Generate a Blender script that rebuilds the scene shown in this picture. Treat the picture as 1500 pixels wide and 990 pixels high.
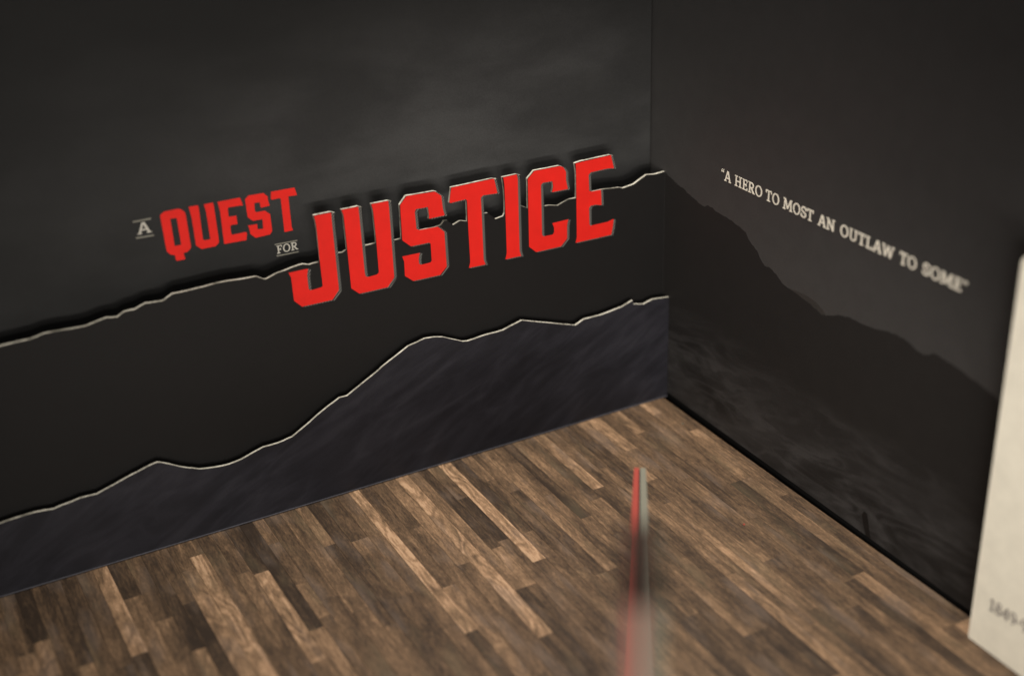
import bpy, bmesh, math, random
from mathutils import Vector, Matrix
from mathutils.geometry import tessellate_polygon

for o in list(bpy.data.objects):
    bpy.data.objects.remove(o)
scene = bpy.context.scene
COL = scene.collection
random.seed(11)

# ---------------------------------------------------------------- camera
cam_data = bpy.data.cameras.new('camera')
cam = bpy.data.objects.new('camera', cam_data)
COL.objects.link(cam)
AX_X = Vector((0.88132716, -0.47132984, -0.03332588))
AX_D = Vector((-0.23392081, -0.37394603, -0.89746611))
AX_F = Vector((0.41054048, 0.79875688, -0.43982265))
M = Matrix((AX_X, -AX_D, -AX_F)).transposed().to_4x4()
M.translation = Vector((-0.4963528, -0.7238945, 0.4791770))
cam.matrix_world = M
cam_data.sensor_width = 36.0
cam_data.sensor_fit = 'HORIZONTAL'
cam_data.lens = 47.66
cam_data.clip_start = 0.01
cam_data.clip_end = 50.0
cam_data.dof.use_dof = True
cam_data.dof.focus_distance = 0.868
cam_data.dof.aperture_fstop = 3.0
cam_data.dof.aperture_blades = 0
scene.camera = cam

# ---------------------------------------------------------------- world and lamps
world = bpy.data.worlds.new('World')
scene.world = world
world.use_nodes = True
bg = world.node_tree.nodes['Background']
bg.inputs['Color'].default_value = (1.0, 0.93, 0.82, 1)
bg.inputs['Strength'].default_value = 0.015

def area(name, loc, target, size, power, color, size_y=None, spread=180):
    d = bpy.data.lights.new(name, 'AREA')
    d.shape = 'RECTANGLE'
    d.size = size
    d.size_y = size_y or size
    d.energy = power
    d.color = color
    d.spread = math.radians(spread)
    o = bpy.data.objects.new(name, d)
    COL.objects.link(o)
    o.location = loc
    o.rotation_euler = (Vector(target) - Vector(loc)).to_track_quat('-Z', 'Y').to_euler()
    return o

WARM = (1.0, 0.935, 0.85)
area('front_lamp', (-0.50, -0.86, 0.25), (-0.06, -0.02, 0.16), 0.30, 0.50, WARM, 0.09, 68)
area('low_front_lamp', (-0.38, -0.86, 0.080), (-0.10, 0.0, 0.17), 0.60, 0.98, WARM, 0.06, 70)
area('ceiling_lamp', (-0.10, -0.09, 0.95), (-0.10, -0.10, 0.0), 0.20, 2.6, WARM, None, 80)

scene.view_settings.view_transform = 'Standard'
scene.view_settings.look = 'None'
scene.view_settings.gamma = 1.0
scene.view_settings.exposure = 0.0
scene.view_settings.use_curve_mapping = False

# ---------------------------------------------------------------- traced outlines, millimetres on each board
JUSTICE = {'J': [(-250.48, 191.54), (-239.63, 191.38), (-239.74, 186.58), (-239.45, 140.55), (-244.22, 134.96), (-264.08, 135.21), (-268.74, 140.21), (-268.94, 155.67), (-270.18, 159.09), (-257.85, 158.91), (-258.78, 154.75), (-258.79, 145.93), (-258.18, 144.9), (-256.5, 144.5), (-250.5, 144.84), (-249.56, 145.57), (-249.8, 162.3), (-249.67, 184.43), (-250.0, 188.04)], 'U': [(-232.89, 191.74), (-221.93, 191.46), (-221.86, 186.58), (-221.57, 148.48), (-221.24, 145.42), (-219.47, 144.4), (-213.48, 144.72), (-212.11, 145.91), (-212.1, 165.6), (-212.52, 186.78), (-213.37, 191.41), (-202.26, 191.14), (-202.03, 187.49), (-202.17, 140.19), (-207.01, 134.65), (-226.27, 134.8), (-231.24, 139.54), (-231.59, 172.81), (-231.82, 187.96)], 'S': [(-194.52, 186.87), (-189.9, 191.85), (-170.4, 190.82), (-166.43, 187.32), (-165.84, 178.38), (-164.79, 174.09), (-175.69, 174.01), (-175.54, 176.34), (-175.93, 181.94), (-184.23, 182.19), (-185.1, 180.55), (-184.78, 169.07), (-182.97, 167.94), (-169.99, 167.38), (-165.77, 163.1), (-165.52, 139.12), (-170.36, 134.47), (-189.37, 134.71), (-194.78, 139.42), (-194.58, 149.22), (-195.6, 152.83), (-183.65, 152.61), (-184.71, 148.47), (-184.54, 145.4), (-182.92, 144.27), (-176.5, 144.47), (-175.64, 145.65), (-175.64, 157.38), (-176.75, 158.15), (-189.35, 158.39), (-194.79, 163.61)], 'T': [(-159.14, 191.17), (-128.97, 191.24), (-128.0, 186.23), (-127.02, 181.19), (-137.3, 181.77), (-138.93, 180.62), (-138.89, 165.23), (-139.0, 138.04), (-137.73, 134.25), (-149.77, 134.53), (-148.61, 138.3), (-148.82, 167.33), (-148.73, 180.75), (-149.85, 181.72), (-160.34, 181.28), (-161.08, 181.8), (-160.17, 186.76)], 'I': [(-122.32, 190.74), (-112.55, 190.84), (-112.02, 187.76), (-112.4, 138.11), (-111.29, 134.32), (-122.98, 134.46), (-121.83, 138.66), (-121.69, 166.75), (-121.71, 185.94)], 'C': [(-104.6, 186.22), (-99.75, 190.67), (-80.3, 190.32), (-78.25, 189.17), (-76.23, 185.76), (-76.34, 180.08), (-75.03, 173.7), (-86.88, 173.78), (-85.97, 177.41), (-86.54, 181.32), (-93.71, 181.6), (-95.14, 180.37), (-95.25, 145.76), (-93.88, 144.12), (-87.16, 143.99), (-86.03, 145.32), (-85.95, 148.83), (-87.22, 152.08), (-75.15, 152.25), (-76.07, 148.29), (-76.24, 138.84), (-81.01, 134.33), (-100.0, 134.45), (-105.11, 139.3), (-104.81, 166.74)], 'E': [(-68.88, 190.02), (-41.74, 190.54), (-40.72, 186.37), (-39.43, 181.12), (-44.34, 181.91), (-57.34, 181.72), (-59.05, 180.29), (-58.73, 169.05), (-56.86, 168.13), (-49.56, 167.99), (-49.19, 157.11), (-53.93, 158.32), (-57.81, 158.33), (-58.94, 156.61), (-58.79, 145.53), (-57.94, 144.0), (-44.45, 143.91), (-39.62, 145.04), (-40.24, 139.97), (-41.65, 134.08), (-69.53, 134.33), (-68.61, 138.12), (-68.55, 166.38), (-68.55, 184.04)]}
RIDGE1 = [(-439.13, 154.04), (-423.02, 154.11), (-415.2, 155.57), (-391.96, 154.38), (-382.62, 156.14), (-379.81, 156.55), (-373.74, 155.57), (-369.63, 157.77), (-363.34, 157.73), (-357.08, 159.97), (-346.57, 159.1), (-340.98, 162.06), (-321.87, 162.12), (-312.74, 162.49), (-290.06, 161.23), (-285.4, 158.33), (-284.05, 158.16), (-276.93, 160.3), (-262.83, 162.37), (-260.49, 162.46), (-256.42, 161.14), (-249.52, 161.51), (-249.61, 181.57), (-250.0, 188.04), (-250.86, 191.9), (-239.72, 191.83), (-237.0, 190.62), (-237.03, 188.85), (-237.34, 178.19), (-237.59, 164.49), (-234.5, 164.23), (-231.75, 165.73), (-231.73, 172.84), (-231.96, 187.99), (-233.02, 191.91), (-222.04, 191.84), (-219.48, 190.52), (-219.54, 188.25), (-219.64, 165.43), (-212.25, 165.63), (-212.23, 168.56), (-212.67, 186.81), (-213.57, 191.59), (-202.23, 191.42), (-199.89, 190.29), (-199.94, 187.78), (-200.12, 164.58), (-195.3, 164.71), (-195.06, 167.97), (-194.82, 186.93), (-190.11, 192.04), (-171.13, 191.33), (-168.91, 190.37), (-164.56, 186.57), (-164.59, 179.96), (-162.91, 173.32), (-164.26, 172.71), (-174.23, 172.96), (-176.0, 174.0), (-175.39, 176.31), (-175.96, 181.43), (-182.06, 180.94), (-182.58, 180.02), (-182.71, 168.25), (-182.24, 167.41), (-172.3, 167.42), (-167.65, 167.84), (-165.18, 170.3), (-163.26, 170.12), (-159.06, 166.06), (-154.12, 167.93), (-149.26, 166.52), (-149.09, 169.64), (-148.97, 180.65), (-158.47, 180.23), (-161.1, 181.44), (-159.36, 191.36), (-130.14, 191.61), (-128.19, 190.86), (-127.01, 190.78), (-124.91, 180.24), (-126.67, 180.22), (-136.32, 180.9), (-136.81, 180.41), (-136.95, 169.27), (-134.33, 169.1), (-128.98, 163.66), (-123.31, 164.52), (-122.27, 166.28), (-121.98, 169.46), (-122.02, 182.27), (-123.02, 191.02), (-112.71, 191.1), (-109.54, 189.66), (-109.38, 187.24), (-110.09, 169.05), (-105.04, 166.1), (-105.12, 169.86), (-104.91, 186.44), (-99.98, 190.94), (-81.12, 190.7), (-78.49, 189.45), (-74.4, 185.41), (-74.74, 180.53), (-73.19, 172.95), (-74.8, 172.43), (-84.41, 172.6), (-87.05, 173.66), (-86.43, 175.22), (-85.97, 177.41), (-86.39, 180.84), (-92.49, 180.83), (-92.84, 180.14), (-92.75, 164.93), (-89.59, 164.97), (-82.53, 163.36), (-74.49, 166.05), (-68.74, 165.88), (-68.61, 167.94), (-68.55, 184.04), (-69.55, 190.15), (-64.67, 190.74), (-42.17, 190.85), (-39.42, 189.57), (-37.7, 179.86), (-39.17, 179.91), (-43.05, 180.81), (-56.49, 180.71), (-56.84, 179.86), (-56.69, 167.86), (-49.56, 167.83), (-35.25, 166.54), (-31.98, 165.36), (-23.27, 166.48), (-13.09, 171.23), (-6.3, 170.33), (1.39, 170.82)]
RIDGE2 = [(-460.66, 48.79), (-452.6, 49.4), (-440.84, 49.68), (-430.46, 48.42), (-414.89, 50.64), (-404.71, 50.3), (-383.56, 56.54), (-373.28, 59.21), (-367.15, 60.33), (-365.56, 59.83), (-360.3, 57.0), (-354.13, 53.1), (-342.63, 47.71), (-333.2, 46.03), (-324.24, 45.31), (-316.4, 46.22), (-301.33, 50.61), (-291.66, 50.63), (-284.29, 51.87), (-282.23, 52.16), (-273.33, 57.05), (-260.91, 64.36), (-248.55, 70.55), (-243.3, 70.44), (-221.0, 82.3), (-218.18, 84.19), (-199.11, 93.97), (-187.37, 96.37), (-180.41, 95.66), (-174.25, 94.05), (-160.39, 87.25), (-156.82, 86.56), (-145.9, 87.47), (-130.4, 87.73), (-116.23, 91.37), (-93.77, 83.6), (-75.0, 77.16), (-68.01, 80.03), (-54.86, 79.79), (-37.1, 81.79), (-28.58, 84.54), (-28.11, 81.75), (-19.49, 79.37), (-11.76, 81.27), (2.54, 79.9)]
QUEST = {'Q': [(-337.35, 204.51), (-336.84, 205.25), (-334.83, 206.53), (-326.7, 206.63), (-324.96, 205.97), (-323.01, 203.86), (-322.65, 202.06), (-322.29, 182.68), (-322.61, 181.0), (-324.84, 179.3), (-327.16, 179.07), (-327.02, 177.15), (-326.63, 174.94), (-331.87, 175.08), (-332.35, 176.6), (-332.29, 178.78), (-334.71, 179.68), (-336.63, 181.95), (-336.85, 184.61)], 'U': [(-320.26, 206.49), (-314.85, 206.32), (-314.49, 204.44), (-314.68, 184.95), (-313.75, 184.09), (-310.61, 184.05), (-310.29, 184.86), (-310.49, 201.89), (-311.24, 206.13), (-305.83, 206.18), (-305.5, 204.3), (-305.28, 182.89), (-305.57, 180.74), (-307.7, 179.0), (-316.31, 179.15), (-319.26, 182.01), (-319.46, 199.89)], 'E': [(-303.03, 206.03), (-289.44, 205.91), (-288.84, 203.98), (-288.13, 200.72), (-289.59, 201.03), (-296.99, 201.36), (-297.57, 200.52), (-297.52, 195.48), (-292.89, 195.23), (-292.86, 189.92), (-296.34, 190.17), (-297.34, 189.66), (-297.47, 185.09), (-296.92, 183.9), (-288.44, 183.86), (-287.81, 183.23), (-288.7, 178.78), (-302.43, 179.26), (-302.4, 181.3), (-302.25, 200.07)], 'S': [(-286.38, 204.2), (-284.04, 206.11), (-274.89, 205.84), (-272.58, 203.31), (-272.48, 200.16), (-271.87, 197.23), (-277.36, 197.06), (-277.68, 198.33), (-277.64, 200.64), (-281.15, 200.87), (-281.31, 195.7), (-280.48, 194.8), (-275.26, 194.78), (-272.26, 191.87), (-272.18, 181.07), (-273.74, 179.2), (-282.87, 178.97), (-285.82, 182.07), (-286.22, 186.55), (-286.65, 187.62), (-280.9, 187.36), (-281.07, 183.98), (-277.54, 183.61), (-277.28, 189.76), (-283.2, 189.94), (-286.15, 192.85)], 'T': [(-270.07, 205.69), (-255.35, 205.39), (-254.85, 203.36), (-254.2, 200.41), (-259.72, 200.71), (-259.81, 191.22), (-259.75, 180.87), (-259.1, 178.74), (-264.61, 178.7), (-264.6, 180.92), (-264.59, 200.24), (-265.48, 200.76), (-269.9, 200.6), (-270.68, 201.24)]}
QHOLE = [(-331.9, 201.66), (-328.08, 201.28), (-327.85, 184.35), (-331.75, 184.43)]
RULES = [[(-353.27, 204.1), (-342.71, 203.98)], [(-353.05, 194.06), (-342.65, 193.71)], [(-271.62, 171.99), (-257.14, 171.59)], [(-271.28, 164.42), (-257.06, 164.08)]]
AFIT = [(-351.72, 196.12), (-343.8, 195.47), (-348.09, 202.79)]
FFIT = [(-270.67, 165.88), (-257.33, 165.74), (-270.3, 171.02), (-261.69, 170.7)]
SIL = [(-8.65, 169.89), (-0.35, 168.32), (10.1, 165.24), (13.74, 165.46), (20.35, 163.07), (36.15, 159.67), (38.92, 160.11), (41.62, 161.83), (46.44, 162.05), (49.93, 161.0), (58.79, 160.41), (68.83, 159.82), (83.38, 157.01), (86.22, 153.33), (95.5, 148.51), (99.63, 144.06), (103.65, 140.85), (103.64, 140.9), (109.4, 141.66), (116.3, 139.29), (121.33, 135.94), (128.0, 134.87), (134.54, 134.44), (144.74, 132.88), (160.24, 129.7), (163.65, 130.61), (175.18, 135.65), (179.35, 136.25), (183.41, 137.5), (186.78, 137.18), (193.32, 137.67), (201.38, 138.19), (203.84, 138.55), (213.81, 141.12), (222.97, 142.21), (231.39, 141.85), (236.93, 139.74), (242.95, 139.07), (246.49, 140.01), (250.44, 142.88), (254.75, 142.98), (266.92, 141.92), (273.3, 141.01), (280.98, 139.88), (287.97, 138.22), (298.16, 136.43)]
MIDSIL = [(127.99, 135.0), (135.33, 135.83), (144.39, 136.59), (152.53, 135.89), (159.86, 133.36), (163.65, 130.61), (160.25, 129.58), (144.75, 132.76), (134.55, 134.31)]
WORDS = [('“A', 55.26, 65.8), ('HERO', 69.39, 97.93), ('TO', 100.97, 114.6), ('MOST', 117.87, 146.4), ('AN', 150.39, 165.44), ('OUTLAW', 169.57, 214.17), ('TO', 218.16, 231.5), ('SOME”', 235.61, 268.11)]
WX = 0.002      # face of the side wall
Y2 = 0.0        # face of the front cut-out
Y1 = 0.0078     # face of the middle cut-out
Y0 = 0.0245     # face of the back board
LEFT = -0.62
FRONT = -0.60
TOP = 0.43

# ---------------------------------------------------------------- materials
class N:
    def __init__(s, name, rough=0.8, spec=0.3):
        s.m = bpy.data.materials.new(name)
        s.m.use_nodes = True
        s.t = s.m.node_tree
        s.b = s.t.nodes['Principled BSDF']
        s.b.inputs['Roughness'].default_value = rough
        s.b.inputs['Specular IOR Level'].default_value = spec
    def n(s, kind, **kw):
        x = s.t.nodes.new(kind)
        for k, v in kw.items():
            setattr(x, k, v)
        return x
    def l(s, a, b):
        s.t.links.new(a, b)
    def val(s, sock, v):
        if hasattr(v, 'is_output'):
            s.l(v, sock)
        else:
            sock.default_value = v
    def math(s, op, a, b=0.0, c=None, clamp=False):
        x = s.n('ShaderNodeMath', operation=op, use_clamp=clamp)
        s.val(x.inputs[0], a); s.val(x.inputs[1], b)
        if c is not None: s.val(x.inputs[2], c)
        return x.outputs[0]
    def pos(s):
        return s.n('ShaderNodeNewGeometry').outputs['Position']
    def xyz(s, v):
        x = s.n('ShaderNodeSeparateXYZ'); s.l(v, x.inputs[0]); return x.outputs
    def mapping(s, v, scale=(1, 1, 1), rot=(0, 0, 0), loc=(0, 0, 0)):
        x = s.n('ShaderNodeMapping'); s.l(v, x.inputs[0])
        x.inputs['Scale'].default_value = scale
        x.inputs['Rotation'].default_value = rot
        x.inputs['Location'].default_value = loc
        return x.outputs[0]
    def noise(s, v, scale, detail=4, rough=0.55, dist=0.0):
        x = s.n('ShaderNodeTexNoise'); s.l(v, x.inputs['Vector'])
        x.inputs['Scale'].default_value = scale
        x.inputs['Detail'].default_value = detail
        x.inputs['Roughness'].default_value = rough
        x.inputs['Distortion'].default_value = dist
        return x.outputs[0]
    def ridged(s, v, scale, sharp=9.0, detail=3, dist=0.6):
        """thin crests along the half-level lines of a noise field"""
        q = s.noise(v, scale, detail, 0.5, dist)
        return s.math('SUBTRACT', 1.0, s.math('MULTIPLY', s.math('ABSOLUTE', s.math('SUBTRACT', q, 0.5)), sharp), clamp=True)
    def ramp(s, f, stops, interp='LINEAR'):
        x = s.n('ShaderNodeValToRGB'); s.l(f, x.inputs[0])
        x.color_ramp.interpolation = interp
        e = x.color_ramp.elements
        while len(e) < len(stops): e.new(0.5)
        for i, (p, c) in enumerate(stops):
            e[i].position = p
            e[i].color = (*c, 1) if len(c) == 3 else c
        return x.outputs[0]
    def mix(s, f, a, b, mode='MIX'):
        x = s.n('ShaderNodeMix', data_type='RGBA', blend_type=mode)
        s.val(x.inputs[0], f)
        for k, v in ((6, a), (7, b)):
            if hasattr(v, 'is_output'): s.l(v, x.inputs[k])
            else: x.inputs[k].default_value = (*v, 1)
        return x.outputs[2]
    def maprange(s, v, a, b, c=0.0, d=1.0, smooth=True):
        x = s.n('ShaderNodeMapRange', interpolation_type='SMOOTHSTEP' if smooth else 'LINEAR')
        s.val(x.inputs[0], v)
        for i, q in enumerate((a, b, c, d)): x.inputs[i + 1].default_value = q
        return x.outputs[0]
    def color(s, c):
        if hasattr(c, 'is_output'): s.l(c, s.b.inputs['Base Color'])
        else: s.b.inputs['Base Color'].default_value = (*c, 1)
        return s
    def bump(s, h, strength=0.1, dist=0.0004):
        x = s.n('ShaderNodeBump')
        x.inputs['Strength'].default_value = strength
        x.inputs['Distance'].default_value = dist
        s.l(h, x.inputs['Height']); s.l(x.outputs[0], s.b.inputs['Normal'])
        return s

def g(v):   # sRGB 0-255 to linear
    return tuple(((c / 255) / 12.92 if c <= 10 else (((c / 255) + 0.055) / 1.055) ** 2.4) for c in v)

def paper(k, col, grain=0.17, fibre=1050):
    """print on lightly toothed paper: colour with a fine mottling and a paper bump"""
    p = k.pos()
    f = k.noise(p, fibre, 3, 0.7)
    broad = k.noise(p, 90, 3, 0.6)
    fac = k.math('ADD', k.maprange(f, 0.25, 0.75, 1 - grain, 1 + grain, False),
                 k.maprange(broad, 0.3, 0.7, -0.05, 0.05, False))
    mul = k.n('ShaderNodeMix', data_type='RGBA', blend_type='MULTIPLY')
    mul.inputs[0].default_value = 1.0
    if hasattr(col, 'is_output'): k.l(col, mul.inputs[6])
    else: mul.inputs[6].default_value = (*col, 1)
    cc = k.n('ShaderNodeCombineXYZ')
    for i in range(3): k.l(fac, cc.inputs[i])
    k.l(cc.outputs[0], mul.inputs[7])
    k.color(mul.outputs[2])
    k.bump(f, 0.22, 0.00025)
    return k.m

# stormy sky print of the back board
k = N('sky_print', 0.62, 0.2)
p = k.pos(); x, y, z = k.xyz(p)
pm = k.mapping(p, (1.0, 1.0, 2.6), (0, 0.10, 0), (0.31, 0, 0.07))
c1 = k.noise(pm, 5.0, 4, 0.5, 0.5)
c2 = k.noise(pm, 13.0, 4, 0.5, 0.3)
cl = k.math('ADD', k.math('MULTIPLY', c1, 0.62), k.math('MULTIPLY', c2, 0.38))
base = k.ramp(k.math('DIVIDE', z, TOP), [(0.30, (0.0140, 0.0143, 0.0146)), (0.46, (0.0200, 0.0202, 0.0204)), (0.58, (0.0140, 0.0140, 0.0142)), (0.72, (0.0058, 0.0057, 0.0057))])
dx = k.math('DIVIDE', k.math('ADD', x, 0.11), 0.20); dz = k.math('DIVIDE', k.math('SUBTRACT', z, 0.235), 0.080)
cloud_light = k.maprange(k.math('ADD', k.math('MULTIPLY', dx, dx), k.math('MULTIPLY', dz, dz)), 0.0, 1.6, 1.0, 0.0)  # printed bright cloud, with the wall's outward light falloff painted into it
glow = k.math('MULTIPLY', k.maprange(cl, 0.38, 0.64, 0.70, 1.38), k.math('ADD', 0.62, k.math('MULTIPLY', cloud_light, 0.95)))
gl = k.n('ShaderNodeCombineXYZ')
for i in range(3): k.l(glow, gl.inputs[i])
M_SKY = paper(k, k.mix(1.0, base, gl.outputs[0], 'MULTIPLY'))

# black mountain print of the middle cut-out
k = N('black_print', 0.66, 0.2)
M_BLACK = paper(k, (0.0056, 0.0050, 0.0050), 0.20)

# blue-black hillside print of the front cut-out
k = N('hillside_print', 0.62, 0.2)
p = k.pos()
pm = k.mapping(p, (1.0, 1.0, 1.3), (0, 0.60, 0))
w1 = k.noise(k.mapping(pm, (1, 1, 1.8)), 6.0, 4, 0.5, 0.8)
a1 = k.ridged(k.mapping(pm, (1, 1, 3.0)), 8.0, 8.0, 3, 0.9)
a2 = k.ridged(k.mapping(pm, (1, 1, 3.4), (0, -0.25, 0), (2, 0, 1)), 17.0, 9.0, 4, 0.8)
w = k.math('ADD', k.math('MULTIPLY', w1, 0.55), k.math('ADD', k.math('MULTIPLY', a1, 0.20), k.math('MULTIPLY', a2, 0.14)))
M_HILL = paper(k, k.ramp(w, [(0.24, (0.0085, 0.0083, 0.0116)), (0.36, (0.0112, 0.0109, 0.0150)), (0.50, (0.0155, 0.0151, 0.0205)), (0.66, (0.0225, 0.0220, 0.0285))]), 0.16)

# dusk sky print of the side wall
k = N('dusk_print', 0.6, 0.2)
p = k.pos(); x, y, z = k.xyz(p)
rise = k.math('SUBTRACT', z, k.math('MULTIPLY', y, 0.16))
dn = k.noise(k.mapping(p, (1, 0.5, 1.2)), 9, 3, 0.5)
f = k.math('ADD', rise, k.math('MULTIPLY', k.math('SUBTRACT', dn, 0.5), 0.05))
M_DUSK = paper(k, k.ramp(k.math('DIVIDE', f, TOP), [(0.30, (0.0540, 0.0512, 0.0500)), (0.46, (0.0420, 0.0402, 0.0396)), (0.62, (0.0245, 0.0237, 0.0236)), (0.85, (0.0138, 0.0135, 0.0136))]))

# dark mountain print of the side wall with faint pale folds low down
k = N('mountain_print', 0.62, 0.2)
p = k.pos(); x, y, z = k.xyz(p)
pm = k.mapping(p, (1, 1.0, 1.7), (0.25, 0, 0))
r1 = k.noise(k.mapping(pm, (1, 1, 2.0)), 8, 6, 0.55, 0.6)
e1 = k.ridged(k.mapping(pm, (1, 1, 1.9)), 7.5, 11.0, 3, 1.1)
e2 = k.ridged(k.mapping(pm, (1, 1, 2.4), (0.3, 0, 0), (0, 3, 1)), 16, 10.0, 3, 1.0)
r3 = k.noise(k.mapping(pm, (1, 1, 2.2), (0.35, 0, 0)), 26, 6, 0.65, 0.5)
fold = k.math('MULTIPLY', k.math('ADD', k.math('MULTIPLY', e1, 0.52), k.math('MULTIPLY', e2, 0.52)), k.maprange(r3, 0.32, 0.60, 0.30, 1.1))
low = k.maprange(k.math('ADD', z, k.math('MULTIPLY', k.math('SUBTRACT', r1, 0.5), 0.14)), 0.025, 0.090, 1.0, 0.0)
soft = k.maprange(r1, 0.40, 0.62, 0.0, 0.40)
fac = k.math('MULTIPLY', low, k.math('ADD', fold, soft, clamp=True))
M_MOUNT = paper(k, k.mix(fac, (0.0165, 0.0153, 0.0148), (0.046, 0.0440, 0.0440)))
k = N('far_ridge_print', 0.62, 0.2)
M_FAR = paper(k, (0.035, 0.0318, 0.0296))

k = N('red_print', 0.62, 0.2)
M_RED = paper(k, (0.60, 0.0115, 0.0065), 0.06)
k = N('cream_print', 0.7, 0.3)
M_CREAM = paper(k, (0.80, 0.75, 0.64), 0.06)
k = N('dim_cream_print', 0.7, 0.2)
M_DIM = paper(k, (0.44, 0.42, 0.37), 0.06)
k = N('grey_rule_print', 0.7, 0.3)
M_RULE = paper(k, (0.19, 0.182, 0.15), 0.08)
k = N('grey_hatch_print', 0.7, 0.3)
M_HATCH = paper(k, (0.15, 0.147, 0.137), 0.08)
k = N('ink_print', 0.7, 0.3)
M_INK = paper(k, (0.13, 0.11, 0.11), 0.1)
k = N('black_ink', 0.6, 0.3)
M_BLACKINK = paper(k, (0.006, 0.005, 0.005), 0.1)

# foam core: pale edge of the board with cutting ripples
k = N('foam_core', 0.85, 0.2)
p = k.pos()
fn = k.math('ADD', k.math('MULTIPLY', k.noise(p, 420, 4, 0.65), 0.5), k.math('MULTIPLY', k.noise(p, 75, 3, 0.6), 0.5))
k.color(k.ramp(fn, [(0.36, (0.15, 0.141, 0.113)), (0.48, (0.34, 0.322, 0.27)), (0.60, (0.54, 0.515, 0.44))]))
k.bump(fn, 0.5, 0.0008)
M_FOAM = k.m
# cream card of the text panel
k = N('cream_card', 0.75, 0.25)
M_CARD = paper(k, (0.84, 0.80, 0.68), 0.035)
k = N('black_card', 0.8, 0.2)
M_DARK = paper(k, (0.004, 0.004, 0.004), 0.1)
k = N('pale_card', 0.75, 0.25)
M_PALE = paper(k, (0.155, 0.152, 0.120), 0.05)
k = N('faded_card', 0.75, 0.25)
M_FADED = paper(k, (0.080, 0.081, 0.062), 0.05)
k = N('red_card', 0.7, 0.3)
M_REDCARD = paper(k, (0.27, 0.040, 0.028), 0.05)
k = N('muted_pink_card', 0.75, 0.25)
M_PINK = paper(k, (0.085, 0.058, 0.045), 0.05)

# wood print of the floor: tone from each strip's own colour, grain from noise
k = N('wood_strip', 0.60, 0.28)
oi = k.n('ShaderNodeObjectInfo')
tone = k.xyz(oi.outputs['Color'])[0]
rnd = oi.outputs['Random']
p = k.pos()
off = k.n('ShaderNodeCombineXYZ')
k.l(k.math('MULTIPLY', rnd, 3.7), off.inputs[0]); k.l(k.math('MULTIPLY', rnd, 9.1), off.inputs[1]); k.l(k.math('MULTIPLY', rnd, 5.3), off.inputs[2])
pa = k.n('ShaderNodeVectorMath', operation='ADD'); k.l(p, pa.inputs[0]); k.l(off.outputs[0], pa.inputs[1])
P = pa.outputs[0]
patch = k.noise(k.mapping(P, (1.0, 0.22, 1)), 55, 4, 0.6, 0.6)
fine = k.math('ADD', k.math('MULTIPLY', k.noise(k.mapping(P, (1.0, 0.13, 1)), 640, 4, 0.7), 0.55), k.math('MULTIPLY', k.noise(k.mapping(P, (1.0, 0.25, 1)), 1250, 3, 0.7), 0.45))
streak = k.noise(k.mapping(P, (1.0, 0.03, 1)), 260, 3, 0.6, 0.4)
wob = k.noise(k.mapping(P, (1.0, 0.30, 1)), 42, 2, 0.5, 0.3)
rings = k.math('SINE', k.math('MULTIPLY', wob, 75.0))
bright = k.maprange(tone, 0.45, 0.75, 0.0, 1.0)
v = k.math('ADD', tone, k.math('MULTIPLY', k.math('SUBTRACT', patch, 0.5), 1.05))
v = k.math('ADD', v, k.math('MULTIPLY', k.math('SUBTRACT', streak, 0.5), 0.60))
v = k.math('ADD', v, k.math('MULTIPLY', k.math('SUBTRACT', fine, 0.5), 1.7))
v = k.math('ADD', v, k.math('MULTIPLY', k.math('MULTIPLY', rings, 0.11), k.math('ADD', bright, 0.12)))
wood = k.ramp(v, [(0.00, (0.0214, 0.0126, 0.0071)), (0.22, (0.0484, 0.0294, 0.0165)), (0.45, (0.1004, 0.0612, 0.0338)), (0.68, (0.1841, 0.1124, 0.0625)), (0.90, (0.3069, 0.1885, 0.1082)), (1.0, (0.3999, 0.2566, 0.1538))])
hue = k.noise(k.mapping(P, (1, 0.3, 1)), 70, 2, 0.5)
wood = k.mix(k.maprange(hue, 0.52, 0.72, 0.0, 0.28), wood, (0.15, 0.115, 0.095))
wood = k.mix(k.maprange(k.noise(k.mapping(P, (1, 0.3, 1), (0, 0, 0), (4, 2, 0)), 60, 2, 0.5), 0.55, 0.75, 0.0, 0.25), wood, (0.12, 0.095, 0.055))
k.color(wood)
k.bump(fine, 0.18, 0.0003)
M_WOOD = k.m

# ---------------------------------------------------------------- mesh helpers
def link(o, parent=None):
    COL.objects.link(o)
    if parent is not None:
        o.parent = parent
    return o

def empty(name, loc, label, cat, group=None, kind=None):
    o = bpy.data.objects.new(name, None)
    o.empty_display_size = 0.02
    o.location = loc
    if label: o['label'] = label
    if cat: o['category'] = cat
    if group: o['group'] = group
    if kind: o['kind'] = kind
    return link(o)

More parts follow.
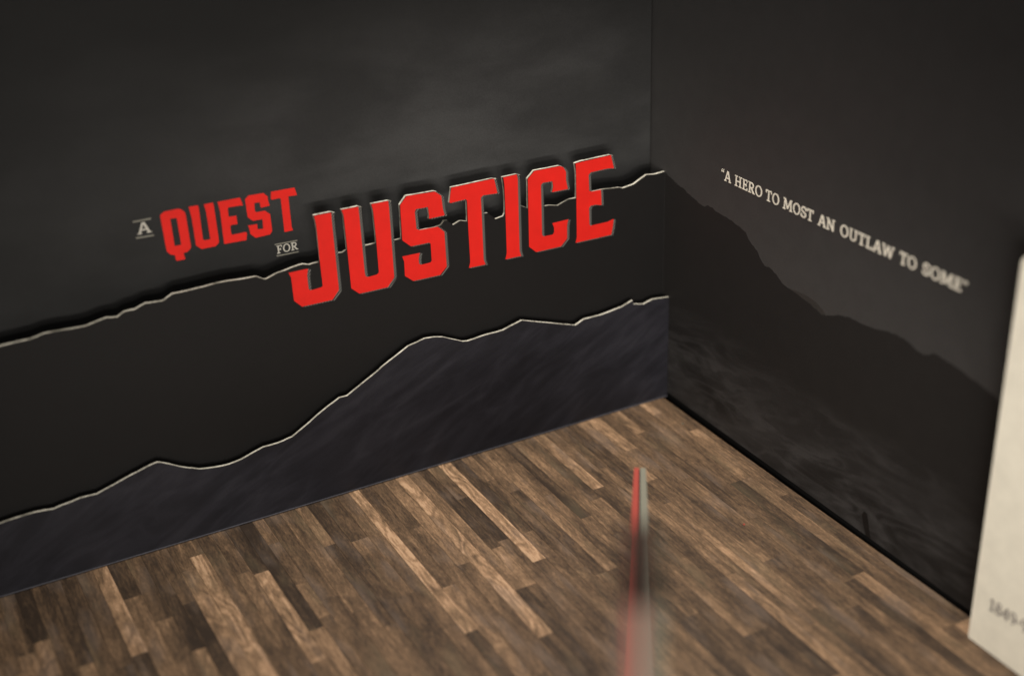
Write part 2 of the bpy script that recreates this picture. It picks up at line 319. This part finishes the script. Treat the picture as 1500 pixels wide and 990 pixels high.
class MB:
    """collects prisms; plane 'xz' faces -Y, plane 'yz' faces -X (u runs along -Y)"""
    def __init__(s):
        s.v = []; s.f = []
    def map(s, plane, u, w, d):
        return (u, d, w) if plane == 'xz' else (d, -u, w)
    def prism(s, plane, loops, front, back):
        """loops: outer then holes, metres; front / back: depth along the normal axis"""
        pts = [q for L in loops for q in L]
        tris = tessellate_polygon([[Vector((a, b, 0)) for a, b in L] for L in loops])
        b0 = len(s.v); n = len(pts)
        s.v += [s.map(plane, a, b, front) for a, b in pts]
        s.v += [s.map(plane, a, b, back) for a, b in pts]
        for t in tris:
            s.f.append([b0 + i for i in t])
            s.f.append([b0 + n + i for i in reversed(t)])
        k0 = 0
        for L in loops:
            m = len(L)
            for i in range(m):
                a = b0 + k0 + i; b = b0 + k0 + (i + 1) % m
                s.f.append([a, b, b + n, a + n])
            k0 += m
    def box(s, x0, x1, y0, y1, z0, z1):
        b = len(s.v)
        s.v += [(x, y, z) for x in (x0, x1) for y in (y0, y1) for z in (z0, z1)]
        for q in ((0, 1, 3, 2), (4, 6, 7, 5), (0, 4, 5, 1), (2, 3, 7, 6), (0, 2, 6, 4), (1, 5, 7, 3)):
            s.f.append([b + i for i in q])
    def build(s, name, mat, parent=None, origin=None):
        o3 = Vector(parent.location) if parent is not None and origin is None else Vector(origin or (0, 0, 0))
        me = bpy.data.meshes.new(name)
        me.from_pydata([tuple(Vector(v) - o3) for v in s.v], [], s.f)
        bm = bmesh.new(); bm.from_mesh(me)
        bmesh.ops.recalc_face_normals(bm, faces=bm.faces)
        bm.to_mesh(me); bm.free()
        me.materials.append(mat)
        o = bpy.data.objects.new(name, me)
        return link(o, parent)

def mm(L):
    return [(a * 0.001, b * 0.001) for a, b in L]

def ccw(L):
    a = sum(L[i][0] * L[(i + 1) % len(L)][1] - L[(i + 1) % len(L)][0] * L[i][1] for i in range(len(L)))
    return L if a > 0 else L[::-1]

# ---------------------------------------------------------------- slab serif lettering, cap height 1
def poly_stroke(pts, w):
    """one polygon of even width along a polyline"""
    Lf, Rt = [], []
    n = len(pts)
    for i, (x, y) in enumerate(pts):
        a = Vector(pts[max(i - 1, 0)]); b = Vector(pts[min(i + 1, n - 1)])
        d = (b - a).normalized()
        nrm = Vector((-d.y, d.x)) * w * 0.43
        Lf.append((x + nrm.x, y + nrm.y)); Rt.append((x - nrm.x, y - nrm.y))
    return [Lf + Rt[::-1]]
def bar(x0, y0, x1, y1):
    return [[(x0, y0), (x1, y0), (x1, y1), (x0, y1)]]
def ell(cx, cy, rx, ry, n=28, a0=0.0):
    return [(cx + rx * math.cos(a0 + 2 * math.pi * i / n), cy + ry * math.sin(a0 + 2 * math.pi * i / n)) for i in range(n)]
def ring(cx, cy, rx, ry, wx, wy):
    return [ell(cx, cy, rx, ry), ell(cx, cy, rx - wx, ry - wy)]
def arc(cx, cy, rx, ry, a0, a1, n=12):
    return [(cx + rx * math.cos(math.radians(a0 + (a1 - a0) * i / n)), cy + ry * math.sin(math.radians(a0 + (a1 - a0) * i / n))) for i in range(n + 1)]
W, H, SF = 0.142, 0.10, 0.085
def serif(x, y, half=0.17):
    return bar(x - half, y, x + half, y + SF)
GLYPH = {
 'A': (0.86, [poly_stroke([(0.13, 0.04), (0.41, 1.0)], 0.15), poly_stroke([(0.73, 0.04), (0.45, 1.0)], 0.17), bar(0.24, 0.28, 0.62, 0.40), serif(0.14, 0, 0.14), serif(0.72, 0, 0.15)]),
 'H': (0.92, [bar(0.14, 0, 0.14 + W, 1), bar(0.62, 0, 0.62 + W, 1), bar(0.2, 0.45, 0.7, 0.45 + H)] + [serif(x, y, 0.17) for x in (0.22, 0.70) for y in (0, 1 - SF)]),
 'E': (0.70, [bar(0.14, 0, 0.14 + W, 1), bar(0.05, 1 - SF - 0.01, 0.62, 1), bar(0.05, 0, 0.65, SF + 0.01), bar(0.2, 0.46, 0.52, 0.57), bar(0.54, 0.76, 0.62, 0.98), bar(0.57, 0.02, 0.65, 0.26), bar(0.46, 0.38, 0.53, 0.65)]),
 'R': (0.82, [bar(0.14, 0, 0.14 + W, 1), serif(0.22, 0), bar(0.05, 1 - SF, 0.3, 1), poly_stroke([(0.2, 0.94), (0.42, 0.94)] + arc(0.42, 0.71, 0.2, 0.23, 80, -80) + [(0.2, 0.48)], 0.14), poly_stroke([(0.40, 0.48), (0.66, 0.05)], 0.16), bar(0.58, 0, 0.82, SF)]),
 'O': (0.88, [ring(0.44, 0.5, 0.40, 0.52, 0.138, 0.105)]),
 'T': (0.76, [bar(0.30, 0, 0.30 + W, 1), bar(0.03, 1 - SF - 0.02, 0.73, 1), bar(0.03, 0.74, 0.12, 0.99), bar(0.64, 0.74, 0.73, 0.99), serif(0.38, 0, 0.19)]),
 'M': (1.12, [poly_stroke([(0.17, 0.03), (0.22, 0.98)], 0.13), poly_stroke([(0.24, 0.98), (0.55, 0.12)], 0.16), poly_stroke([(0.86, 0.98), (0.55, 0.12)], 0.13), poly_stroke([(0.94, 0.03), (0.88, 0.98)], 0.16), serif(0.17, 0, 0.15), serif(0.94, 0, 0.16), bar(0.07, 1 - SF, 0.28, 1), bar(0.82, 1 - SF, 1.03, 1)]),
 'S': (0.70, [poly_stroke([(0.60, 0.73)] + arc(0.35, 0.74, 0.22, 0.21, 20, 180) + arc(0.36, 0.72, 0.23, 0.2, 200, 250, 4) + [(0.36, 0.505)] + arc(0.34, 0.27, 0.24, 0.21, 70, -180) + [(0.09, 0.30)], 0.15), bar(0.05, 0.08, 0.13, 0.34), bar(0.56, 0.68, 0.64, 0.92)]),
 'N': (0.96, [bar(0.15, 0, 0.28, 1), bar(0.68, 0, 0.81, 1), poly_stroke([(0.18, 0.98), (0.78, 0.03)], 0.18), serif(0.21, 0, 0.16), serif(0.75, 1 - SF, 0.16), bar(0.04, 1 - SF, 0.26, 1)]),
 'U': (0.90, [poly_stroke([(0.21, 0.98), (0.21, 0.34)] + arc(0.45, 0.30, 0.24, 0.235, 180, 360) + [(0.69, 0.98)], 0.15), serif(0.21, 1 - SF, 0.16), serif(0.69, 1 - SF, 0.16)]),
 'L': (0.68, [bar(0.14, 0, 0.14 + W, 1), bar(0.05, 0, 0.63, SF + 0.02), bar(0.55, 0.02, 0.63, 0.28), serif(0.22, 1 - SF)]),
 'W': (1.16, [poly_stroke([(0.14, 0.97), (0.35, 0.02)], 0.16), poly_stroke([(0.56, 0.97), (0.35, 0.02)], 0.13), poly_stroke([(0.58, 0.97), (0.80, 0.02)], 0.16), poly_stroke([(1.01, 0.97), (0.80, 0.02)], 0.13), serif(0.14, 1 - SF, 0.14), serif(1.01, 1 - SF, 0.14)]),
 'F': (0.68, [bar(0.14, 0, 0.14 + W, 1), bar(0.05, 1 - SF - 0.01, 0.63, 1), bar(0.2, 0.45, 0.48, 0.56), bar(0.55, 0.74, 0.63, 0.98), bar(0.42, 0.37, 0.49, 0.64), serif(0.22, 0)]),
 '1': (0.52, [bar(0.20, 0, 0.20 + W, 1), poly_stroke([(0.05, 0.80), (0.24, 0.95)], 0.12), serif(0.28, 0, 0.20)]),
 '8': (0.64, [ring(0.32, 0.74, 0.24, 0.27, 0.12, 0.11), ring(0.32, 0.27, 0.28, 0.29, 0.13, 0.11)]),
 '4': (0.68, [bar(0.40, 0, 0.40 + W, 1), bar(0.03, 0.22, 0.66, 0.33), poly_stroke([(0.08, 0.28), (0.46, 0.96)], 0.13)]),
 '9': (0.64, [ring(0.32, 0.67, 0.28, 0.33, 0.13, 0.11), poly_stroke(arc(0.28, 0.55, 0.27, 0.50, 10, -95), 0.13)]),
 '-': (0.40, [bar(0.06, 0.40, 0.34, 0.52)]),
 '\u201c': (0.44, [ell(0.10, 0.80, 0.075, 0.075, 10), poly_stroke([(0.06, 0.80), (0.08, 0.93), (0.16, 1.02)], 0.07), ell(0.30, 0.80, 0.075, 0.075, 10), poly_stroke([(0.26, 0.80), (0.28, 0.93), (0.36, 1.02)], 0.07)]),
 '\u201d': (0.44, [ell(0.14, 0.95, 0.075, 0.075, 10), poly_stroke([(0.18, 0.95), (0.16, 0.82), (0.08, 0.73)], 0.07), ell(0.34, 0.95, 0.075, 0.075, 10), poly_stroke([(0.38, 0.95), (0.36, 0.82), (0.28, 0.73)], 0.07)]),
}
def word(text, plane, u0, u1, base, cap, face, mat, parent, tilt=0.0):
    """sets a word between u0 and u1 (metres) as printed letters, each a mesh of its own"""
    total = sum(GLYPH[c][0] for c in text)
    sx = (u1 - u0) / total
    u = u0
    for c in text:
        wd, parts = GLYPH[c]
        mb = MB()
        for i, part in enumerate(parts):
            loops = part if isinstance(part[0], list) else [part]
            lp = [[(u + a * sx, base + (u - u0) * tilt + b * cap) for a, b in L] for L in loops]
            mb.prism(plane, lp, face - 0.00010 - 0.000012 * i, face - 0.00001)
        nm = 'quotation_mark' if c in '\u201c\u201d' else 'digit' if c in '1849' else 'hyphen' if c == '-' else 'letter'
        mb.build(nm, mat, parent)
        u += wd * sx

# ================================================================= floor
floor = empty('floor', (0, 0, 0), None, None, kind='structure')
mb = MB(); mb.box(LEFT, -0.0016, FRONT, 0.030, -0.006, -0.0013)
mb.build('floor_base', M_DARK, floor)
mb = MB(); mb.box(LEFT, 0.030, FRONT, 0.050, -0.016, -0.0065)
mb.build('base_sheet', M_DARK, floor)

cube = bpy.data.meshes.new('plank')
cv = [(x, y, z) for x in (0, 1) for y in (0, 1) for z in (0, 1)]
e = 0.012
cv = [(x, y, 0) for x in (0, 1) for y in (0, 1)] + [(x, y, 0.96) for x in (0, 1) for y in (0, 1)] + [(abs(x - e), abs(y - e * 0.1), 1) for x in (0, 1) for y in (0, 1)]
cf = [(0, 1, 5, 4), (1, 3, 7, 5), (3, 2, 6, 7), (2, 0, 4, 6), (4, 5, 9, 8), (5, 7, 11, 9), (7, 6, 10, 11), (6, 4, 8, 10), (8, 9, 11, 10), (0, 2, 3, 1)]
cube.from_pydata(cv, [], cf)
bm = bmesh.new(); bm.from_mesh(cube); bmesh.ops.recalc_face_normals(bm, faces=bm.faces); bm.to_mesh(cube); bm.free()
cube.materials.append(M_WOOD)

EDGES = [-.4437, -.4354, -.4260, -.4163, -.4073, -.3965, -.3868, -.3787, -.3706, -.3612, -.3517, -.3423, -.3329, -.3238, -.3151, -.3077, -.2968, -.2862, -.2785, -.2696, -.2582, -.2494, -.2420, -.2335, -.2245, -.2159, -.2067, -.1990, -.1922, -.184, -.175, -.167, -.159, -.151, -.143, -.1352, -.1276, -.119, -.111, -.1025, -.094, -.0866, -.0815, -.0757, -.067, -.057, -.0473, -.0397, -.0313, -.0225, -.0138, -.0066, -.0017]
while EDGES[0] > LEFT + 0.02:
    EDGES.insert(0, EDGES[0] - random.uniform(0.0082, 0.0098))
TONES = {   # strip left edge: (end, tone) for the strips that stand out
 -.4437: [(.0878, .16), (.2, .58)], -.4354: [(.13, .24), (.3, .3)], -.4260: [(.10, .20), (.24, .3)], -.4163: [(.0937, .86), (.2, .16)],
 -.4073: [(.040, .18), (.17, .60)], -.3965: [(.07, .30), (.2, .5)], -.3868: [(.05, .30), (.1064, .12), (.25, .66)], -.3787: [(.0625, .36), (.155, .12), (.3, .4)],
 -.3706: [(.03, .45), (.26, .76)], -.3612: [(.018, .4), (.24, .80)], -.3517: [(.09, .30), (.26, .36)], -.3423: [(.05, .42), (.22, .42)],
 -.3329: [(.0552, .08), (.15, .74), (.3, .5)], -.3238: [(.123, .10), (.28, .60)], -.3151: [(.03, .6), (.0777, .36), (.115, .62), (.3, .42)], -.3077: [(.10, .30), (.26, .34)],
 -.2968: [(.12, .42), (.3, .5)], -.2862: [(.05, .55), (.1411, .22), (.3, .5)], -.2785: [(.085, .12), (.2, .3)], -.2696: [(.0536, .18), (.12, .46), (.3, .3)],
 -.2582: [(.16, .34), (.3, .5)], -.2494: [(.1695, .82), (.3, .18)], -.2420: [(.1251, .28), (.3, .80)], -.2335: [(.06, .24), (.22, .40)], -.2245: [(.11, .48), (.3, .36)],
 -.2159: [(.1936, .78), (.3, .14)], -.2067: [(.1489, .50), (.26, .22)], -.1990: [(.1049, .14), (.149, .66), (.3, .4)], -.1922: [(.045, .20), (.10, .12), (.25, .36)],
 -.184: [(.13, .80), (.27, .32)], -.175: [(.10, .12), (.24, .42)], -.167: [(.035, .5), (.15, .26), (.3, .4)], -.159: [(.055, .4), (.16, .20), (.3, .44)],
 -.151: [(.16, .62), (.3, .30)], -.143: [(.07, .28), (.2, .34)], -.1352: [(.1048, .10), (.22, .46)], -.1276: [(.13, .56), (.3, .26)], -.119: [(.09, .22), (.25, .52)],
 -.111: [(.08, .64), (.25, .30)], -.1025: [(.14, .42), (.3, .20)], -.094: [(.06, .36), (.2, .46)], -.0866: [(.09, .16), (.26, .30)], -.0815: [(.1177, .22), (.26, .62)],
 -.0757: [(.09, .60), (.25, .50)], -.067: [(.05, .66), (.2, .42)], -.057: [(.10, .38), (.26, .36)], -.0473: [(.0344, .64), (.16, .26), (.3, .44)], -.0397: [(.08, .28), (.24, .26)],
 -.0313: [(.12, .36), (.2373, .16), (.36, .60)], -.0225: [(.0179, .76), (.12, .44), (.3, .52)], -.0138: [(.05, .40), (.1488, .62), (.3, .22)], -.0066: [(.10, .34), (.3, .30)],
}
SKEW = math.tan(math.radians(0.6))
rp = random.Random(5)
for a, b in zip(EDGES[:-1], EDGES[1:]):
    segs = list(TONES.get(a, []))
    if not segs:
        q = rp.uniform(0.02, 0.14); segs = [(q, rp.choice((.15, .25, .35, .45, .6, .75)))]
    while segs[-1][0] < -FRONT - 0.02:
        last = segs[-1][1]
        segs.append((segs[-1][0] + rp.uniform(0.15, 0.24), rp.choice([t for t in (.14, .22, .32, .42, .55, .72) if abs(t - last) > .08])))
    y0 = -0.028
    for end, t in segs:
        end = min(end, -FRONT)
        if end - y0 < 0.01: continue
        o = bpy.data.objects.new('plank', cube)
        link(o, floor)
        gap = 0.00005
        o.location = (a + gap + SKEW * end, -end + gap, -0.0012)
        o.rotation_euler = (0, 0, math.radians(0.6))
        o.scale = (b - a - 2 * gap, end - y0 - 2 * gap, 0.0012 + rp.uniform(-0.00003, 0.0))
        t = 0.40 + (t - 0.40) * (0.95 if abs(t - 0.40) > 0.22 and end < 0.245 else 0.68)
        o.color = (t, t, t, 1)
        y0 = end

# ================================================================= back board with the small title
back = empty('sky_display_board', (-0.31, Y0, -0.0065), 'tall back board printed with a dark stormy sky and the red word QUEST', 'display board')
mb = MB(); mb.box(LEFT, WX - 0.0017, Y0, Y0 + 0.0003, -0.006, TOP)
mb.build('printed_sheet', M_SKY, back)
mb = MB(); mb.box(LEFT, WX - 0.0017, Y0 + 0.00032, Y0 + 0.0045, -0.006, TOP)
mb.build('foam_core', M_FOAM, back)
for ch, L in QUEST.items():
    mb = MB()
    loops = [mm(L)] + ([mm(QHOLE)] if ch == 'Q' else [])
    mb.prism('xz', loops, Y0 - 0.00012, Y0 - 0.00001)
    o = mb.build('letter', M_RED, back); o['label'] = 'red block letter ' + ch + ' of the word QUEST'
def rule(p, q, t):
    (x0, z0), (x1, z1) = p, q
    mb = MB()
    h = t / 2
    mb.prism('xz', [mm([(x0, z0 - h), (x1, z1 - h), (x1, z1 + h), (x0, z0 + h)])], Y0 - 0.00012, Y0 - 0.00001)
    return mb.build('rule_line', M_RULE, back)
for i, (p, q) in enumerate(RULES):
    rule(p, q, 0.85 if i < 2 else 0.6)
word('A', 'xz', -0.3518, -0.3436, 0.1959, 0.0068, Y0, M_DIM, back)
word('FOR', 'xz', -0.2709, -0.2571, 0.1658, 0.0051, Y0, M_DIM, back)

# ================================================================= cut-out boards
def cutout(name, ridge, face, thick, mat, label, left_pts, bottom=0.0004):
    root = empty(name, (-0.31, face, bottom), label, 'cut-out')
    top = mm(left_pts + ridge)
    top = [(min(x, WX - 0.0004), z) for x, z in top]
    rj = random.Random(3)
    # cutter wobble: break long runs and nudge the knife line by tenths of a millimetre
    fin = []
    for (x0, z0), (x1, z1) in zip(top[:-1], top[1:]):
        fin.append((x0, z0))
        d = math.hypot(x1 - x0, z1 - z0)
        n = int(d / 0.006)
        for i in range(1, n + 1):
            t = i / (n + 1)
            fin.append((x0 + (x1 - x0) * t + rj.uniform(-1, 1) * 0.00012, z0 + (z1 - z0) * t + rj.uniform(-1, 1) * 0.00014))
    fin.append(top[-1])
    outline = [(LEFT, bottom)] + [(LEFT, fin[0][1])] + fin[0:] + [(WX - 0.0004, fin[-1][1]), (WX - 0.0004, bottom)]
    clean = []
    for q in outline:
        if not clean or math.hypot(q[0] - clean[-1][0], q[1] - clean[-1][1]) > 1e-5:
            clean.append(q)
    mb = MB(); mb.prism('xz', [clean], face, face + 0.0003)
    mb.build('printed_sheet', mat, root)
    mb = MB(); mb.prism('xz', [clean], face + 0.00031, face + thick)
    mb.build('foam_core', M_FOAM, root)
    return root

mid = cutout('ridge_cutout', RIDGE1, Y1, 0.0020, M_BLACK, 'black mountain ridge cut-out with pale torn edge carrying the big red word JUSTICE',
             [(-600, 128), (-560, 139), (-520, 137), (-490, 146), (-465, 150)])
front = cutout('hillside_cutout', RIDGE2, Y2, 0.0019, M_HILL, 'low blue-black hillside cut-out along the wooden floor in front of the black ridge',
               [(-600, 20), (-565, 33), (-520, 31), (-490, 42)])

k = N('paper_edge', 0.8, 0.2)
M_LIP = paper(k, (0.075, 0.075, 0.088), 0.25)
mb = MB(); mb.box(LEFT, WX - 0.0006, Y2 - 0.00035, Y2 - 0.00002, 0.0005, 0.0012)
mb.build('paper_edge', M_LIP, front)

# red letters with their diagonal drop hatching
def clip_half(poly, nx, ny, c):
    out = []
    for i in range(len(poly)):
        a, b = poly[i], poly[(i + 1) % len(poly)]
        da = a[0] * nx + a[1] * ny - c; db = b[0] * nx + b[1] * ny - c
        if da >= 0: out.append(a)
        if (da >= 0) != (db >= 0):
            t = da / (da - db)
            out.append((a[0] + (b[0] - a[0]) * t, a[1] + (b[1] - a[1]) * t))
    return out
OFF = (0.00185, -0.00080)
PITCH = 0.00135
r2 = math.sqrt(0.5)
for ch, L in JUSTICE.items():
    L = ccw(mm(L))
    mb = MB(); mb.prism('xz', [L], Y1 - 0.00022, Y1 - 0.00001)
    let = mb.build('letter', M_RED, mid); let['label'] = 'large red block letter ' + ch + ' of the word JUSTICE'
    hb = MB()
    cnt = 0
    for i in range(len(L)):
        a, b = L[i], L[(i + 1) % len(L)]
        ex, ey = b[0] - a[0], b[1] - a[1]
        nx, ny = ey, -ex                       # outward normal of a counter-clockwise loop
        if nx * OFF[0] + ny * OFF[1] <= 1e-9: continue
        quad = ccw([a, b, (b[0] + OFF[0], b[1] + OFF[1]), (a[0] + OFF[0], a[1] + OFF[1])])
        # stripes run up to the right: lines of constant (x - z)
        cs = [(q[0] - q[1]) * r2 for q in quad]
        k0 = math.floor(min(cs) / PITCH); k1 = math.ceil(max(cs) / PITCH)
        for kk in range(k0, k1 + 1):
            lo = kk * PITCH; hi = lo + PITCH * 0.46
            pz = clip_half(quad, r2, -r2, lo)
            if len(pz) >= 3: pz = clip_half(pz, -r2, r2, -hi)
            if len(pz) < 3: continue
            ar = abs(sum(pz[j][0] * pz[(j + 1) % len(pz)][1] - pz[(j + 1) % len(pz)][0] * pz[j][1] for j in range(len(pz)))) / 2
            if ar < 2e-8: continue
            cnt += 1
            hb.prism('xz', [pz], Y1 - 0.00006 - 0.000004 * (cnt % 5), Y1 - 0.00001)
    h = hb.build('hatching', M_HATCH, mid)
    h.parent = let; h.matrix_parent_inverse = Matrix.Identity(4)
    h['label'] = 'grey diagonal hatching along the right side of letter ' + ch

# ================================================================= side wall with the quotation
side = empty('quotation_board', (WX, -0.30, -0.0065), 'dark side wall board printed with a mountain slope and a white quotation', 'display board')
mb = MB(); mb.box(WX, WX + 0.0003, FRONT, Y0 + 0.006, 0.0034, TOP)
mb.build('printed_sheet', M_DUSK, side)
mb = MB(); mb.box(WX + 0.00032, WX + 0.0045, FRONT, Y0 + 0.006, 0.0034, TOP)
mb.build('foam_core', M_FOAM, side)
mb = MB(); mb.box(WX + 0.0012, WX + 0.0044, FRONT, Y0 + 0.006, -0.0063, 0.00335)
mb.build('gap_shade_foot', M_DARK, side)  # added foot, black to stand in for the shade in the floor gap
rj = random.Random(8)
s0 = [(-Y1 * 1000 + 0.0, 170.0)] + [q for q in SIL if q[0] > -6]
ext = [(310, 130), (345, 118), (372, 119), (410, 103), (455, 92), (500, 80), (560, 66), (600, 60)]
s0 = s0 + ext
fin = []
for (x0, z0), (x1, z1) in zip(s0[:-1], s0[1:]):
    fin.append((x0, z0))
    n = int(math.hypot(x1 - x0, z1 - z0) / 1.4)
    for i in range(1, n + 1):
        t = i / (n + 1)
        fin.append((x0 + (x1 - x0) * t + rj.uniform(-.25, .25), z0 + (z1 - z0) * t + rj.uniform(-.45, .4)))
fin.append(s0[-1])
mb = MB(); mb.prism('yz', [mm([(-Y1 * 1000, 3.45)] + fin + [(600, 3.45)])], WX - 0.00008, WX - 0.00001)
mb.build('mountain_print', M_MOUNT, side)
mb = MB(); mb.prism('yz', [mm(MIDSIL)], WX - 0.00005, WX - 0.00001)
mb.build('far_ridge_print', M_FAR, side)
mk = MB(); mk.prism('yz', [mm([(208.4, 16.0), (210.2, 19.2), (212.8, 18.6), (214.6, 13.5), (216.0, 8.0), (218.2, 3.6), (213.2, 3.6), (211.2, 8), (209.2, 13.0)])], WX - 0.00012, WX - 0.00001)
mk.build('ink_mark', M_BLACKINK, side)
for txt, u0, u1 in WORDS:
    word(txt, 'yz', u0 * 0.001, u1 * 0.001, 0.1841, 0.0070, WX, M_CREAM, side)

# ================================================================= cream text panel by the side wall
PX = -0.0125
panel = empty('text_panel', (PX, -0.3127, 0.0003), 'plain cream text panel standing at the right with dark date numerals', 'display panel')
u0, u1, zt, rr = 0.3120, 0.560, 0.2262, 0.0055
corner = [(u0 + rr - rr * math.cos(a), zt - rr + rr * math.sin(a)) for a in [math.radians(q) for q in range(0, 91, 15)]]
outline = [(u0 + 0.0006, 0.0003), (u0, 0.0015)] + corner + [(u1, zt), (u1, 0.0003)]
mb = MB(); mb.prism('yz', [outline], PX, PX + 0.0004)
mb.build('card_face', M_CARD, panel)
mb = MB(); mb.prism('yz', [outline], PX + 0.00042, PX + 0.0100)
mb.build('panel_core', M_CARD, panel)
word('1849-9', 'yz', 0.3228, 0.3488, 0.0262, 0.0074, PX, M_INK, panel, 0.05)

# ================================================================= edge-on partition in the foreground
far_pt = Vector((-0.1336, -0.1706, 0)); near_pt = Vector((-0.3238, -0.4612, 0))
dirv = (near_pt - far_pt).normalized()
perp = Vector((-dirv.y, dirv.x, 0))
if perp.dot(AX_X) < 0: perp = -perp
part = empty('divider_card', (far_pt.x, far_pt.y, 0.0003), 'narrow red and pale grey divider seen edge-on, standing on the wooden floor', 'divider')
def slab(name, prof, o0, o1, mat):
    mb = MB()
    n = len(prof)
    for off in (o0, o1):
        for s_, z_ in prof:
            q = far_pt + dirv * s_ + perp * off * (0.62 + 4.6 * min(s_, 0.345) if s_ < 0.3505 else 1.0)
            mb.v.append((q.x, q.y, z_))
    tris = tessellate_polygon([[Vector((a, c, 0)) for a, c in prof]])
    for t in tris:
        mb.f.append(list(t)); mb.f.append([n + i for i in reversed(t)])
    for i in range(n):
        j = (i + 1) % n
        mb.f.append([i, j, j + n, i + n])
    return mb.build(name, mat, part)
low = [(0, 0.0003), (0, 0.072), (0.20, 0.072), (0.24, 0.080), (0.35, 0.095), (0.35, 0.0003)]
slab('red_board', low, -0.0050, -0.0006, M_REDCARD)
slab('dark_core', [(0.0008, 0.0003), (0.0008, 0.0712), (0.20, 0.0712), (0.24, 0.0792), (0.349, 0.0942), (0.349, 0.0003)], -0.00055, 0.00055, M_DARK)
slab('pale_board', low, 0.0006, 0.0056, M_PALE)
tall = [(0.358, 0.0003), (0.358, 0.275), (0.400, 0.280), (0.400, 0.0003)]
slab('pink_end_strip', tall, -0.0046, -0.0014, M_PINK)
slab('red_end_strip', tall, -0.00135, -0.0001, M_REDCARD)
slab('pale_end_strip', tall, -0.00005, 0.0046, M_FADED)

# ================================================================= crumbs on the floor
def crumb(name, x, y, r, mat, label):
    me = bpy.data.meshes.new(name)
    bm = bmesh.new()
    bmesh.ops.create_icosphere(bm, subdivisions=2, radius=r)
    rc = random.Random(int(abs(x) * 1e5))
    for v in bm.verts:
        v.co *= rc.uniform(0.7, 1.15); v.co.z *= 0.6
    bm.to_mesh(me); bm.free()
    me.materials.append(mat)
    o = bpy.data.objects.new(name, me)
    o.location = (x, y, r * 0.42)
    o['label'] = label; o['category'] = 'crumb'
    link(o)
crumb('paper_crumb', -0.0117, -0.0393, 0.0008, M_FADED, 'tiny pale paper crumb on the floor near the corner')
crumb('red_crumb', -0.0506, -0.1624, 0.0007, M_REDCARD, 'tiny rust-red crumb on the wooden floor')
